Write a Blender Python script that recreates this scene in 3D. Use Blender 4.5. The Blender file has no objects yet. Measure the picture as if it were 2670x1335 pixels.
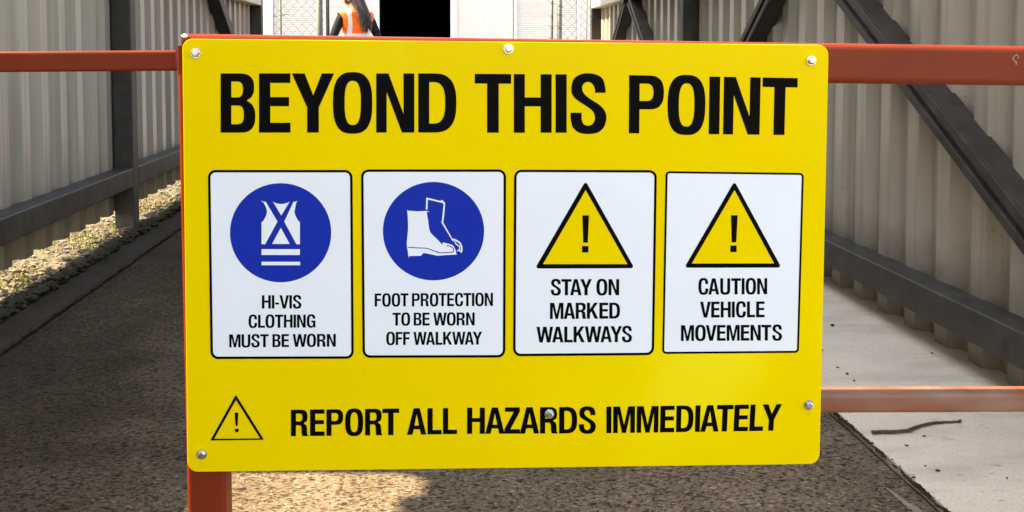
import bpy, bmesh, math, random
from mathutils import Vector, Matrix
from mathutils.geometry import tessellate_polygon
from math import sin, cos, pi, radians as R
random.seed(7)
scene = bpy.context.scene
COL = scene.collection

# ------------------------------------------------------------------ camera
FPX, PITCH, YAW = 2800.0, R(3.3), math.atan(210/2800)
CAMP = Vector((0, 0, .95)); PPY = 301.4
cd = bpy.data.cameras.new('camera'); cam = bpy.data.objects.new('camera', cd); COL.objects.link(cam)
cam.location = CAMP; cam.rotation_euler = (pi/2-PITCH, 0, -YAW)
cd.sensor_width = 36; cd.lens = FPX/2670*36
cd.shift_y = -(667.5-PPY)/2670
cd.clip_start = .05; cd.clip_end = 500
scene.camera = cam
CM = cam.rotation_euler.to_matrix()

# ------------------------------------------------------------------ light
SUN_EL, SUN_AZ = R(49.9), R(-5)      # sun stands to the left, almost in the plane of the sign
w = bpy.data.worlds.new('World'); scene.world = w; w.use_nodes = True
nt = w.node_tree; bg = nt.nodes['Background']
sky = nt.nodes.new('ShaderNodeTexSky'); sky.sky_type = 'NISHITA'; sky.sun_disc = False
sky.sun_elevation = SUN_EL; sky.sun_rotation = R(270)-SUN_AZ
sky.dust_density = .8; sky.air_density = 1.0; sky.ozone_density = .6
nt.links.new(sky.outputs[0], bg.inputs[0]); bg.inputs[1].default_value = .13
sl = bpy.data.lights.new('sun', 'SUN'); sl.energy = 2.9; sl.angle = R(.7); sl.color = (1, .955, .88)
so = bpy.data.objects.new('sun', sl); COL.objects.link(so)
sdir = Vector((-cos(SUN_AZ)*cos(SUN_EL), -sin(SUN_AZ)*cos(SUN_EL), sin(SUN_EL)))
so.rotation_euler = sdir.to_track_quat('Z', 'Y').to_euler(); so.location = (-6, 0, 9)
scene.view_settings.view_transform = 'Standard'; scene.view_settings.look = 'None'
scene.view_settings.gamma = 1; scene.view_settings.exposure = 2.80
scene.view_settings.use_white_balance = True; scene.view_settings.white_balance_temperature = 8900; scene.view_settings.white_balance_tint = 15

# ------------------------------------------------------------------ pixel -> place
def ray(px, py): return CM @ Vector(((px-1335)/FPX, -(py-PPY)/FPX, -1))
def at(px, py, Y):                      # point at depth y = Y
    v = ray(px, py); return CAMP + v*(Y/v.y)
def at_x(px, py, X):
    v = ray(px, py); return CAMP + v*(X/v.x)
def ground(px, py, z=0.0):
    v = ray(px, py); return CAMP + v*((z-CAMP.z)/v.z)
SN = Vector((sin(R(-1.2)), -cos(R(-1.2)), 0)); SP = Vector((.1, 1.4925, .65))
def on_sign(px, py, off=0.0):
    v = ray(px, py); q = SP+SN*off
    return CAMP + v*((q-CAMP).dot(SN)/v.dot(SN))

# ------------------------------------------------------------------ materials
def mat(name, col, rough=.5, metal=0, spec=.5, var=.12, scale=6, bump=0, bscale=60, col2=None, coat=0, coords='Object', stretch=None):
    m = bpy.data.materials.new(name); m.use_nodes = True
    n = m.node_tree.nodes; l = m.node_tree.links; b = n['Principled BSDF']
    b.inputs['Roughness'].default_value = rough; b.inputs['Metallic'].default_value = metal
    b.inputs['Specular IOR Level'].default_value = spec
    b.inputs['Coat Weight'].default_value = coat; b.inputs['Coat Roughness'].default_value = .12
    tc = n.new('ShaderNodeTexCoord'); src = tc.outputs[coords]
    if stretch:
        mp = n.new('ShaderNodeMapping'); mp.inputs['Scale'].default_value = stretch
        l.new(src, mp.inputs[0]); src = mp.outputs[0]
    no = n.new('ShaderNodeTexNoise'); no.inputs['Scale'].default_value = scale; no.inputs['Detail'].default_value = 6
    no.inputs['Roughness'].default_value = .6; l.new(src, no.inputs['Vector'])
    mx = n.new('ShaderNodeMix'); mx.data_type = 'RGBA'
    c2 = col2 or [c*(1+var) for c in col]; c1 = col if col2 else [c*(1-var) for c in col]
    mx.inputs['A'].default_value = (*c1, 1); mx.inputs['B'].default_value = (*c2, 1)
    rp = n.new('ShaderNodeMapRange'); rp.inputs['From Min'].default_value = .3; rp.inputs['From Max'].default_value = .7
    l.new(no.outputs['Fac'], rp.inputs['Value']); l.new(rp.outputs[0], mx.inputs['Factor']); l.new(mx.outputs['Result'], b.inputs['Base Color'])
    if bump:
        n2 = n.new('ShaderNodeTexNoise'); n2.inputs['Scale'].default_value = bscale; n2.inputs['Detail'].default_value = 5; l.new(src, n2.inputs['Vector'])
        bp = n.new('ShaderNodeBump'); bp.inputs['Strength'].default_value = bump; bp.inputs['Distance'].default_value = .01
        l.new(n2.outputs['Fac'], bp.inputs['Height']); l.new(bp.outputs[0], b.inputs['Normal'])
    m['out'] = mx.name
    return m
def nodes_of(m): return m.node_tree.nodes, m.node_tree.links, m.node_tree.nodes['Principled BSDF']
def layer(m, colour, scale, lo, hi, amount=1, kind='noise', stretch=None, rough=None, coords='Object', detail=5):
    """a further patch layer over the base colour: stains, aggregate, wear, painted light and shade"""
    n, l, b = nodes_of(m)
    old = b.inputs['Base Color'].links[0].from_socket
    tc = n.new('ShaderNodeTexCoord'); src = tc.outputs[coords]
    if stretch:
        mp = n.new('ShaderNodeMapping'); mp.inputs['Scale'].default_value = stretch; l.new(src, mp.inputs[0]); src = mp.outputs[0]
    if kind == 'noise':
        t = n.new('ShaderNodeTexNoise'); t.inputs['Detail'].default_value = detail; out = t.outputs['Fac']
    else:
        t = n.new('ShaderNodeTexVoronoi'); out = t.outputs['Distance']
    t.inputs['Scale'].default_value = scale; l.new(src, t.inputs['Vector'])
    r = n.new('ShaderNodeMapRange'); r.inputs['From Min'].default_value = lo; r.inputs['From Max'].default_value = hi
    r.inputs['To Max'].default_value = amount; l.new(out, r.inputs['Value'])
    mx = n.new('ShaderNodeMix'); mx.data_type = 'RGBA'; l.new(old, mx.inputs['A']); mx.inputs['B'].default_value = (*colour, 1)
    l.new(r.outputs[0], mx.inputs['Factor']); l.new(mx.outputs['Result'], b.inputs['Base Color'])
    return m

M = {}
def aggregate(m):
    """individual stones of the worn surface: a tone per cell, dark binder between them"""
    n, l, b = nodes_of(m); old = b.inputs['Base Color'].links[0].from_socket
    tc = n.new('ShaderNodeTexCoord'); wv = n.new('ShaderNodeTexNoise'); wv.inputs['Scale'].default_value = 60; l.new(tc.outputs['Object'], wv.inputs['Vector'])
    ad = n.new('ShaderNodeMix'); ad.data_type = 'VECTOR'; ad.inputs['Factor'].default_value = .012; l.new(tc.outputs['Object'], ad.inputs['A']); l.new(wv.outputs['Color'], ad.inputs['B'])
    v = n.new('ShaderNodeTexVoronoi'); v.inputs['Scale'].default_value = 130; l.new(ad.outputs['Result'], v.inputs['Vector'])
    e = n.new('ShaderNodeTexVoronoi'); e.feature = 'DISTANCE_TO_EDGE'; e.inputs['Scale'].default_value = 130; l.new(ad.outputs['Result'], e.inputs['Vector'])
    sp = n.new('ShaderNodeSeparateColor'); l.new(v.outputs['Color'], sp.inputs[0])
    r = n.new('ShaderNodeValToRGB'); r.color_ramp.interpolation = 'LINEAR'
    r.color_ramp.elements[0].color = (.30, .27, .24, 1); r.color_ramp.elements[1].color = (1.75, 1.7, 1.6, 1); r.color_ramp.elements[1].position = 1
    q = r.color_ramp.elements.new(.18); q.color = (.88, .88, .87, 1); q = r.color_ramp.elements.new(.88); q.color = (1.22, 1.2, 1.16, 1)
    l.new(sp.outputs[0], r.inputs[0])
    mx = n.new('ShaderNodeMix'); mx.data_type = 'RGBA'; mx.blend_type = 'MULTIPLY'; mx.inputs['Factor'].default_value = 1; l.new(old, mx.inputs['A']); l.new(r.outputs[0], mx.inputs['B'])
    er = n.new('ShaderNodeMapRange'); er.inputs['From Min'].default_value = .0; er.inputs['From Max'].default_value = .10; er.inputs['To Min'].default_value = .55; er.inputs['To Max'].default_value = 1; l.new(e.outputs['Distance'], er.inputs['Value'])
    m2 = n.new('ShaderNodeMix'); m2.data_type = 'RGBA'; m2.blend_type = 'MULTIPLY'; m2.inputs['Factor'].default_value = 1; l.new(mx.outputs['Result'], m2.inputs['A']); l.new(er.outputs[0], m2.inputs['B']); l.new(m2.outputs['Result'], b.inputs['Base Color'])
    bp = n.new('ShaderNodeBump'); bp.inputs['Strength'].default_value = .35; bp.inputs['Distance'].default_value = .004; l.new(er.outputs[0], bp.inputs['Height']); l.new(bp.outputs[0], b.inputs['Normal'])
def foot_grime(m, colour, z0, z1, amount):
    """soil splashed up the foot of the sheets, ragged along its upper edge"""
    n, l, b = nodes_of(m); old = b.inputs['Base Color'].links[0].from_socket
    tc = n.new('ShaderNodeTexCoord'); sx = n.new('ShaderNodeSeparateXYZ'); l.new(tc.outputs['Object'], sx.inputs[0])
    t = n.new('ShaderNodeTexNoise'); t.inputs['Scale'].default_value = 9; t.inputs['Detail'].default_value = 7; l.new(tc.outputs['Object'], t.inputs['Vector'])
    ma = n.new('ShaderNodeMath'); ma.operation = 'MULTIPLY_ADD'; l.new(t.outputs['Fac'], ma.inputs[0]); ma.inputs[1].default_value = -.22; l.new(sx.outputs['Z'], ma.inputs[2])
    r = n.new('ShaderNodeMapRange'); r.inputs['From Min'].default_value = z1-.11; r.inputs['From Max'].default_value = z0-.11; r.inputs['To Max'].default_value = amount
    l.new(ma.outputs[0], r.inputs['Value']); mx = n.new('ShaderNodeMix'); mx.data_type = 'RGBA'
    l.new(old, mx.inputs['A']); mx.inputs['B'].default_value = (*colour, 1); l.new(r.outputs[0], mx.inputs['Factor']); l.new(mx.outputs['Result'], b.inputs['Base Color'])
M['yellow'] = mat('sign_yellow', (.80, .555, .002), .35, spec=.12, var=.03, scale=3, bump=.02, bscale=5)
layer(M['yellow'], (.86, .70, .03), 2.2, .58, .72, .55)  # pale patches: scuffs, and soft reflections put into the colour
layer(M['yellow'], (.62, .45, .02), 40, .70, .78, .25)
M['white'] = mat('sign_white', (.73, .75, .785), .35, spec=.12, var=.02, scale=9)
M['black'] = mat('sign_black', (.0022, .0019, .0017), .4, spec=.03, var=.15, scale=8)
M['blue'] = mat('sign_blue', (.0005, .023, .31), .35, spec=.06, var=.05, scale=8)
M['bolt'] = mat('zinc', (.50, .48, .46), .26, metal=.9, var=.15, scale=80)
M['red'] = mat('rust_red_paint', (.185, .024, .007), .36, spec=.14, var=.12, scale=9, bump=.04, bscale=40)
layer(M['red'], (.30, .08, .045), 26, .66, .74, .5)
layer(M['red'], (.12, .02, .01), 5, .55, .75, .5)
M['dirty_red'] = mat('dusty_red_paint', (.21, .062, .030), .45, spec=.25, var=.2, scale=7, stretch=(.4, 1, 1))
layer(M['dirty_red'], (.26, .17, .115), 10, .42, .62, .8, stretch=(.5, 1, 1))
layer(M['dirty_red'], (.02, .015, .012), 60, .70, .74, .9)
M['chip'] = mat('bare_primer', (.30, .13, .095), .5)
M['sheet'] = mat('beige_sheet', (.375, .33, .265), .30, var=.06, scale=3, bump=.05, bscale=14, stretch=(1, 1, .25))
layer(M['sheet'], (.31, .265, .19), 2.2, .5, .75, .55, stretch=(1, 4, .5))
layer(M['sheet'], (.14, .12, .09), 30, .70, .76, .6)
layer(M['sheet'], (.20, .175, .13), 2.6, .52, .60, .35, stretch=(1, 11, .10), detail=2)  # dark upright streaks painted in to deepen the shading of the ribs
foot_grime(M['sheet'], (.11, .092, .062), .12, .36, .9)
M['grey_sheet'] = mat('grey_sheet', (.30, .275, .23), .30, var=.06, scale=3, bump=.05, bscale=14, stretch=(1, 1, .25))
layer(M['grey_sheet'], (.17, .155, .125), 2.6, .51, .58, .5, stretch=(1, 11, .10), detail=2)  # same painted streaks, rib shading put into the colour
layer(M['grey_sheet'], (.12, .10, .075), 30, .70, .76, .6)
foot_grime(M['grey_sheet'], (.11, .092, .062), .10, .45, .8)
M['steel'] = mat('charcoal_steel', (.044, .040, .033), .5, spec=.16, var=.25, scale=7, bump=.08, bscale=50)
layer(M['steel'], (.075, .066, .052), 12, .5, .72, .6, stretch=(1, 1, .6))
layer(M['steel'], (.014, .012, .01), 20, .55, .75, .5)
M['roof_lit_rail'] = mat('beige_roof_lit_rail', (.42, .40, .33), .45, var=.1)  # far upper rails' brighter light put into the colour; also the roof
M['concrete'] = mat('slab', (.65, .54, .40), .75, var=.10, scale=2.2, bump=.10, bscale=90, coords='Object')
layer(M['concrete'], (.70, .61, .485), 1.1, .45, .7, .6)
layer(M['concrete'], (.36, .30, .215), 5, .50, .74, .6, stretch=(.6, 1.5, 1))
layer(M['concrete'], (.20, .165, .13), 42, .66, .73, .6, stretch=(.5, 1, 1))
layer(M['concrete'], (.40, .335, .25), 160, .52, .66, .5)
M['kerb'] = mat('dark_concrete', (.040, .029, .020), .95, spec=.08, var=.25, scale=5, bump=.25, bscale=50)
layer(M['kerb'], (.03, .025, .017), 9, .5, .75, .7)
M['asphalt'] = mat('worn_asphalt', (.20, .15, .098), .95, spec=.08, var=.22, scale=5, bump=.0)
layer(M['asphalt'], (.06, .045, .03), 1.1, .42, .62, .5)
aggregate(M['asphalt'])
layer(M['asphalt'], (.026, .019, .012), 95, .54, .60, .8, stretch=(.75, 1.15, 1))
layer(M['asphalt'], (.016, .012, .008), 46, .61, .66, .85, stretch=(.75, 1.15, 1))
layer(M['asphalt'], (.55, .50, .42), 150, .74, .77, .8)
def side_darkening(m, colour, x_dark, x_clear, amount):
    """colour darkened towards one side of the drive, ragged at its edge"""
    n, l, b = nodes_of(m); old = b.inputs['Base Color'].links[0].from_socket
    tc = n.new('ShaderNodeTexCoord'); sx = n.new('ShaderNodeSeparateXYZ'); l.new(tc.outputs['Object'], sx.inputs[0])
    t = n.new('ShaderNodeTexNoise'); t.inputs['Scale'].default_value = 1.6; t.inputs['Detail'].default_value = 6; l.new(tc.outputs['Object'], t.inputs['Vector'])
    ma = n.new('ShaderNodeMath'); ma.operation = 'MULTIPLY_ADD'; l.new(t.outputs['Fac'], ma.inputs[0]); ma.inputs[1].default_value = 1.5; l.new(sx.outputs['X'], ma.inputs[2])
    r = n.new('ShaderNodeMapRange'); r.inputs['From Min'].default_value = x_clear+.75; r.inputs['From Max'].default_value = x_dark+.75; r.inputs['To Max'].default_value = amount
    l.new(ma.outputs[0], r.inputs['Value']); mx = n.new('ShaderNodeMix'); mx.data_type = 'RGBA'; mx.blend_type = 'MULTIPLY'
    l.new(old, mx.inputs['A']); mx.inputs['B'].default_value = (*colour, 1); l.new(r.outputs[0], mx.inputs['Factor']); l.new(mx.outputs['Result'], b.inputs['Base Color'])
side_darkening(M['asphalt'], (.24, .205, .18), -1.05, -.25, .88)
M['gravel_bed'] = mat('gravel_bed', (.115, .092, .058), .95, var=.3, scale=25, bump=.6, bscale=90)
layer(M['gravel_bed'], (.085, .08, .022), 6, .5, .66, .75)
M['stone'] = mat('stone', (.145, .115, .075), .85, var=.45, scale=14, coords='Object')
M['moss'] = mat('moss', (.17, .16, .035), .95, var=.5, scale=30)
M['dirt'] = mat('dark_dirt', (.040, .033, .020), .95, spec=.05, var=.5, scale=40, bump=.5, bscale=120)
M['bark'] = mat('bark', (.075, .04, .03), .8, var=.4, scale=40, bump=.4, bscale=100)
M['mortar'] = mat('mortar_smear', (.21, .17, .115), .9, var=.2, scale=40)
M['galv'] = mat('galvanised', (.17, .16, .14), .55, metal=.3, var=.3, scale=20)
layer(M['galv'], (.10, .05, .03), 14, .5, .7, .6)
M['galv_light'] = mat('grey_pipe', (.13, .12, .095), .5, metal=.2, var=.2, scale=10)
M['wall_white'] = mat('white_cladding', (.60, .55, .505), .6, var=.03, scale=1)
M['jamb'] = mat('white_trim', (.80, .78, .77), .5, var=.02)
M['interior'] = mat('dark_interior', (.004, .004, .004), 1, spec=0)
M['yard'] = mat('yard_concrete', (.13, .115, .10), .85, var=.15, scale=1)
M['wire'] = mat('rusty_wire', (.09, .075, .055), .6, metal=.4, var=.35, scale=20)
M['skin'] = mat('skin', (.50, .22, .11), .5, var=.06, scale=12)
M['shirt'] = mat('dark_shirt', (.006, .008, .009), .85, spec=.2, var=.3, scale=15, bump=.3, bscale=18)
M['trousers'] = mat('navy_trousers', (.014, .016, .024), .8, var=.2, scale=10)
M['shoe'] = mat('work_boot', (.04, .025, .015), .6)
M['hair'] = mat('dark_hair', (.012, .007, .005), .5, var=.5, scale=25, stretch=(4, 4, .3))
M['hair_light'] = mat('brown_hair', (.09, .045, .022), .42, var=.4, scale=25, stretch=(4, 4, .3))
M['eye'] = mat('eye', (.02, .015, .012), .2)

def vest_material():
    m = mat('hi_vis_vest', (.92, .125, .003), .7, var=.10, scale=9, bump=.35, bscale=9)
    n, l, b = nodes_of(m)
    old = b.inputs['Base Color'].links[0].from_socket
    tc = n.new('ShaderNodeTexCoord'); sx = n.new('ShaderNodeSeparateXYZ'); l.new(tc.outputs['Object'], sx.inputs[0])
    def math_(op, a, v=None, c=None):
        q = n.new('ShaderNodeMath'); q.operation = op
        for i, s in enumerate((a, v, c)):
            if s is None: continue
            if isinstance(s, (int, float)): q.inputs[i].default_value = s
            else: l.new(s, q.inputs[i])
        return q.outputs[0]
    ax = math_('ABSOLUTE', sx.outputs['X'])
    up = math_('COMPARE', ax, .100, .024)
    hor = math_('COMPARE', sx.outputs['Z'], 1.176, .030)
    upz = math_('GREATER_THAN', sx.outputs['Z'], 1.18)
    band = math_('MAXIMUM', math_('MULTIPLY', up, upz), hor)
    mx = n.new('ShaderNodeMix'); mx.data_type = 'RGBA'
    l.new(old, mx.inputs['A']); mx.inputs['B'].default_value = (.60, .57, .56, 1)
    l.new(band, mx.inputs['Factor']); l.new(mx.outputs['Result'], b.inputs['Base Color'])
    return m
M['vest'] = vest_material()

# ------------------------------------------------------------------ mesh helpers
class MB:
    def __init__(s): s.v = []; s.f = []; s.sm = []
    def add(s, vs, fs, smooth=False):
        o = len(s.v); s.v += [Vector(p) for p in vs]; s.f += [tuple(i+o for i in f) for f in fs]; s.sm += [smooth]*len(fs)
    def box(s, a, b):
        (x0, y0, z0), (x1, y1, z1) = a, b
        s.add([(x0,y0,z0),(x1,y0,z0),(x1,y1,z0),(x0,y1,z0),(x0,y0,z1),(x1,y0,z1),(x1,y1,z1),(x0,y1,z1)],
              [(0,3,2,1),(4,5,6,7),(0,1,5,4),(1,2,6,5),(2,3,7,6),(3,0,4,7)])
    def beam(s, p0, p1, side, up, ws, wu, r=.006, n=3):
        """rounded rectangular hollow section from p0 to p1 (closed ends)"""
        p0, p1 = Vector(p0), Vector(p1); d = (p1-p0).normalized()
        up = Vector(up); up = (up-d*up.dot(d)).normalized(); side = up.cross(d) if side is None else Vector(side)
        side = (side-d*side.dot(d)-up*side.dot(up)).normalized()
        prof = []
        for k, (sx, sy) in enumerate(((1,1),(-1,1),(-1,-1),(1,-1))):
            for j in range(n+1):
                a = pi/2*k + pi/2*j/n
                prof.append((sx*(ws/2-r)+r*cos(a), sy*(wu/2-r)+r*sin(a)))
        N = len(prof); vs = []
        for p in (p0, p1): vs += [p+side*a+up*b for a, b in prof]
        fs = [(i, (i+1) % N, N+(i+1) % N, N+i) for i in range(N)]
        s.add(vs, fs, False); o = len(s.v)-2*N
        s.f += [tuple(o+i for i in reversed(range(N))), tuple(o+N+i for i in range(N))]; s.sm += [False, False]
    def tube(s, pts, rad, n=8, cap=True):
        pts = [Vector(p) for p in pts]; rads = rad if isinstance(rad, (list, tuple)) else [rad]*len(pts)
        ref = None; rings = []
        for i, p in enumerate(pts):
            d = (pts[min(i+1, len(pts)-1)]-pts[max(i-1, 0)]).normalized()
            if ref is None: ref = d.orthogonal()
            a = (ref-d*ref.dot(d)).normalized(); b = d.cross(a); ref = a
            rings.append([p+(a*cos(2*pi*k/n)+b*sin(2*pi*k/n))*rads[i] for k in range(n)])
        vs = [q for r_ in rings for q in r_]; fs = []
        for i in range(len(pts)-1):
            for k in range(n): fs.append((i*n+k, i*n+(k+1) % n, (i+1)*n+(k+1) % n, (i+1)*n+k))
        s.add(vs, fs, True)
        if cap:
            o = len(s.v)-len(vs); L = (len(pts)-1)*n
            s.f += [tuple(o+k for k in reversed(range(n))), tuple(o+L+k for k in range(n))]; s.sm += [False, False]
def origin(o):
    v = Vector((0, 0, 0))
    while o: v += o.location; o = o.parent
    return v
def build(name, mb, m, parent=None, base=None):
    me = bpy.data.meshes.new(name); base = Vector(base) if base is not None else origin(parent)
    me.from_pydata([p-base for p in mb.v], [], mb.f); me.update()
    if any(mb.sm): me.polygons.foreach_set('use_smooth', mb.sm)
    me.materials.append(M[m] if isinstance(m, str) else m)
    o = bpy.data.objects.new(name, me); COL.objects.link(o); o.parent = parent
    if parent is None: o.location = base
    return o
def tag(o, label=None, cat=None, group=None, kind=None):
    if label: o['label'] = label
    if cat: o['category'] = cat
    if group: o['group'] = group
    if kind: o['kind'] = kind
    return o
def thing(name, loc, label, cat, group=None):
    o = bpy.data.objects.new(name, None); COL.objects.link(o); o.location = loc; o.empty_display_size = .1
    return tag(o, label, cat, group)
def recalc(o):
    bm = bmesh.new(); bm.from_mesh(o.data); bmesh.ops.recalc_face_normals(bm, faces=bm.faces); bm.to_mesh(o.data); bm.free()

# ------------------------------------------------------------------ the ground
X_SHEET, X_FRONT = 1.66, 1.56
def strip(name, x0, x1, y0, y1, z, m, nx=1, ny=1, kind='structure'):
    mb = MB(); vs = []; fs = []
    for j in range(ny+1):
        for i in range(nx+1): vs.append((x0+(x1-x0)*i/nx, y0+(y1-y0)*j/ny, z))
    for j in range(ny):
        for i in range(nx): a = j*(nx+1)+i; fs.append((a, a+1, a+nx+2, a+nx+1))
    mb.add(vs, fs); return tag(build(name, mb, m), kind=kind)
strip('ground', -150, 150, -60, 240, -.03, 'yard')
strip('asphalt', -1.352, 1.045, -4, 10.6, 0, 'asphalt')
mb = MB(); mb.box((1.062, -4, -.05), (3.2, 10.6, .008)); tag(build('concrete_slab', mb, 'concrete'), kind='structure')
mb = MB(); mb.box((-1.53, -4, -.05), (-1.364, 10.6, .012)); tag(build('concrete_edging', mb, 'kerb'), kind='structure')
strip('joint_bed', -1.364, -1.352, -4, 10.6, -.012, 'dirt'); strip('joint_bed_right', 1.045, 1.062, -4, 10.6, -.012, 'dirt')
bpy.data.objects['joint_bed_right'].name = 'joint_bed.001'

# gravel verge with stones and moss
def bumpy(name, x0, x1, y0, y1, z, amp, m, st):
    nx, ny = int((x1-x0)/st), int((y1-y0)/st); mb = MB(); vs = []; fs = []
    for j in range(ny+1):
        for i in range(nx+1):
            e = 0 if i == nx else 1
            vs.append((x0+(x1-x0)*i/nx, y0+(y1-y0)*j/ny, z+amp*e*(random.random()-.35)+.012*sin(j*.21)*e))
    for j in range(ny):
        for i in range(nx): a = j*(nx+1)+i; fs.append((a, a+1, a+nx+2, a+nx+1))
    mb.add(vs, fs); return tag(build(name, mb, m), kind='structure')
bumpy('gravel_verge', -3.4, -1.53, 2.2, 11, .022, .03, 'gravel_bed', .04)
def stone(mb, c, r):
    k = [random.uniform(.7, 1.25) for _ in range(3)]; k[2] *= .6; t = random.uniform(0, pi)
    vs = []
    for a in ((1,0,0),(-1,0,0),(0,1,0),(0,-1,0),(0,0,1),(0,0,-1),(.7,.6,.4),(-.6,.7,.3),(.5,-.7,.45),(-.7,-.5,.4)):
        x, y, z = (a[i]*k[i]*r*random.uniform(.8, 1.2) for i in range(3))
        vs.append((c[0]+x*cos(t)-y*sin(t), c[1]+x*sin(t)+y*cos(t), c[2]+z))
    bm = bmesh.new()
    for p in vs: bm.verts.new(p)
    g = bmesh.ops.convex_hull(bm, input=bm.verts); bm.verts.index_update()
    mb.add([p.co.copy() for p in bm.verts], [[q.index for q in f.verts] for f in bm.faces]); bm.free()
mb = MB()
for i in range(2600):
    y = 3.6+6.6*random.random()**1.3; x = -1.56-random.random()**1.6*.75
    stone(mb, (x, y, .035+random.random()*.015), random.choice((.004, .005, .006, .008, .009, .012, .017)))
tag(build('gravel', mb, 'stone'), 'loose pale gravel along the foot of the left fence', 'gravel', kind='stuff')
mb = MB()
for i in range(3600):
    cl = random.choice(((5.9, .5), (6.4, .5), (4.05, .25), (4.5, .2), (5.2, .2), (7.3, .6)))
    y = random.gauss(cl[0], cl[1]); x = -1.60-abs(random.gauss(0, .14))
    if y < 3.4: continue
    a = random.uniform(0, 2*pi); h = random.uniform(.006, .022); wd = .004; ln = random.uniform(.0, .02)
    b = Vector((x, y, .03)); q = Vector((cos(a), sin(a), 0)); t = b+Vector((-sin(a), cos(a), 0))*ln+Vector((0, 0, h))
    mb.add([b-q*wd, b+q*wd, t], [(0, 1, 2)])
tag(build('weeds', mb, 'moss'), 'yellowish moss and weeds growing in the gravel strip', 'weeds', kind='stuff')
# dark soil heaped against the edging, its crest as ragged as the light that falls on it
mb = MB()
for i in range(1500):
    y = 3.5+6.4*random.random()**1.2; x = -1.50-abs(random.gauss(0, .04))
    stone(mb, (x, y, .018+random.random()*.022), random.choice((.008, .010, .014, .020, .026)))
tag(build('soil', mb, 'dirt'), 'dark clods of soil heaped along the concrete edging by the left fence', 'soil', kind='stuff')
# ragged dirt along both joints
def ragged(name, x, w_, y0, y1, z, label):
    mb = MB(); n = int((y1-y0)/.012); L = []; Rr = []
    a = b = 0
    for i in range(n+1):
        a = a*.7+random.uniform(-.004, .004); b = b*.7+random.uniform(-.004, .004)
        y = y0+(y1-y0)*i/n
        L.append((x-w_/2+a, y, z)); Rr.append((x+w_/2+b, y, z))
    mb.add(L+Rr, [(i, n+1+i, n+2+i, i+1) for i in range(n)])
    for i in range(int((y1-y0)*120)):
        stone(mb, (x+random.gauss(0, w_*.42), random.uniform(y0, y1), z+.002), random.uniform(.001, .0035))
    return tag(build(name, mb, 'dirt'), label, 'dirt', kind='stuff')
ragged('dirt_line', 1.053, .011, 1.6, 5.5, .0095, 'dark dirt and moss packed in the slab joint')
ragged('soil_line', -1.358, .016, 2.8, 9.0, .0135, 'dark soil filling the gap beside the concrete edging')

# pale mortar smear on the asphalt
mb = MB(); L = []; Rr = []
p0, p1 = ground(2305, 1268, .003), ground(2440, 1370, .003); d = (p1-p0); nrm = Vector((-d.y, d.x, 0)).normalized()
for i in range(41):
    t = i/40; c = p0+d*t*1.0; hw = (.002+.010*min(1, t*1.6))*random.uniform(.5, 1.3)
    c = c+nrm*random.uniform(-.003, .003); L.append(c+nrm*hw); Rr.append(c-nrm*hw)
mb.add(L+Rr, [(i, i+1, 42+i, 41+i) for i in range(40)]); o = build('mortar_smear', mb, 'mortar', base=(p0.x, p0.y, 0)); recalc(o)
tag(o, 'pale mortar smear on the asphalt beside the slab joint', 'mortar')

# twig and crumbs on the slab
ps = [(2274,1128,.006),(2300,1126,.0055),(2330,1127,.0055),(2366,1123,.005),(2400,1110,.0045),(2440,1102,.004),(2480,1101,.0035),(2495,1100,.003),(2507,1095,.0028)]
mb = MB(); pts = [ground(a, b, .008+r*.9) for a, b, r in ps]
fine = []; fr = []
for i in range(len(pts)-1):
    for k in range(3):
        fine.append(pts[i].lerp(pts[i+1], k/3)+Vector((0, random.uniform(-.001, .001), random.uniform(0, .0012)))); fr.append((ps[i][2]*(1-k/3)+ps[i+1][2]*k/3)*random.uniform(.78, .95))
fine.append(pts[-1]); fr.append(.0014)
mb.tube(fine, fr, 7); mb.tube([pts[7], pts[7]+Vector((.006, -.012, .003))], [.0026, .0014], 6)
c = ground(2380, 1115, 0)
mb.tube([pts[3]+Vector((0,-.002,.001)), pts[3]+Vector((.012,-.006,.003))], [.0035, .002], 6)
tag(build('twig', mb, 'bark', base=(c.x, c.y, .008)), 'thin brown twig lying on the pale concrete slab below the lower red rail', 'twig')
GR = 'crumbs of dirt on the concrete slab'
for px, py, r, lab in ((2171,850,.012,'dark crumb on the slab, nearest the fence rail and the upper right sign edge'),(2143.5,914,.007,'small dark crumb on the slab touching the right edge of the yellow sign'),
        (2184,959,.006,'small oval crumb on the slab just above the largest crumb'),(2206,976,.011,'largest dark crumb on the slab just above the lower red rail'),
        (2228,993,.007,'dark crumb close above the lower red rail, right of the largest crumb'),(2430,922,.009,'dark oval crumb on the slab by the zigzag foot of the fence sheet'),
        (2364,1163,.007,'dark crumb on the slab left below the twig'),(2411,1139,.007,'dark crumb on the slab directly beneath the middle of the twig'),
        (2446,1230,.008,'dark crumb on the slab well below the twig, the lowest dark one'),(2626,1247,.005,'tiny crumb on the slab near the lower right corner of the photo'),
        (2413,1216,.005,'brown crumb on the slab between the twig and the slab joint'),(2382,1247,.008,'brown crumb on the slab edge beside the joint')):
    mb = MB(); c = ground(px, py, .008)
    for k in range(3): stone(mb, c+Vector((random.uniform(-.4,.4)*r, random.uniform(-.4,.4)*r, r*.25)), r*random.uniform(.33, .55))
    tag(build('dirt_crumb', mb, 'dirt', base=(c.x, c.y, .008)), lab, 'crumb', GR)

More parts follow.
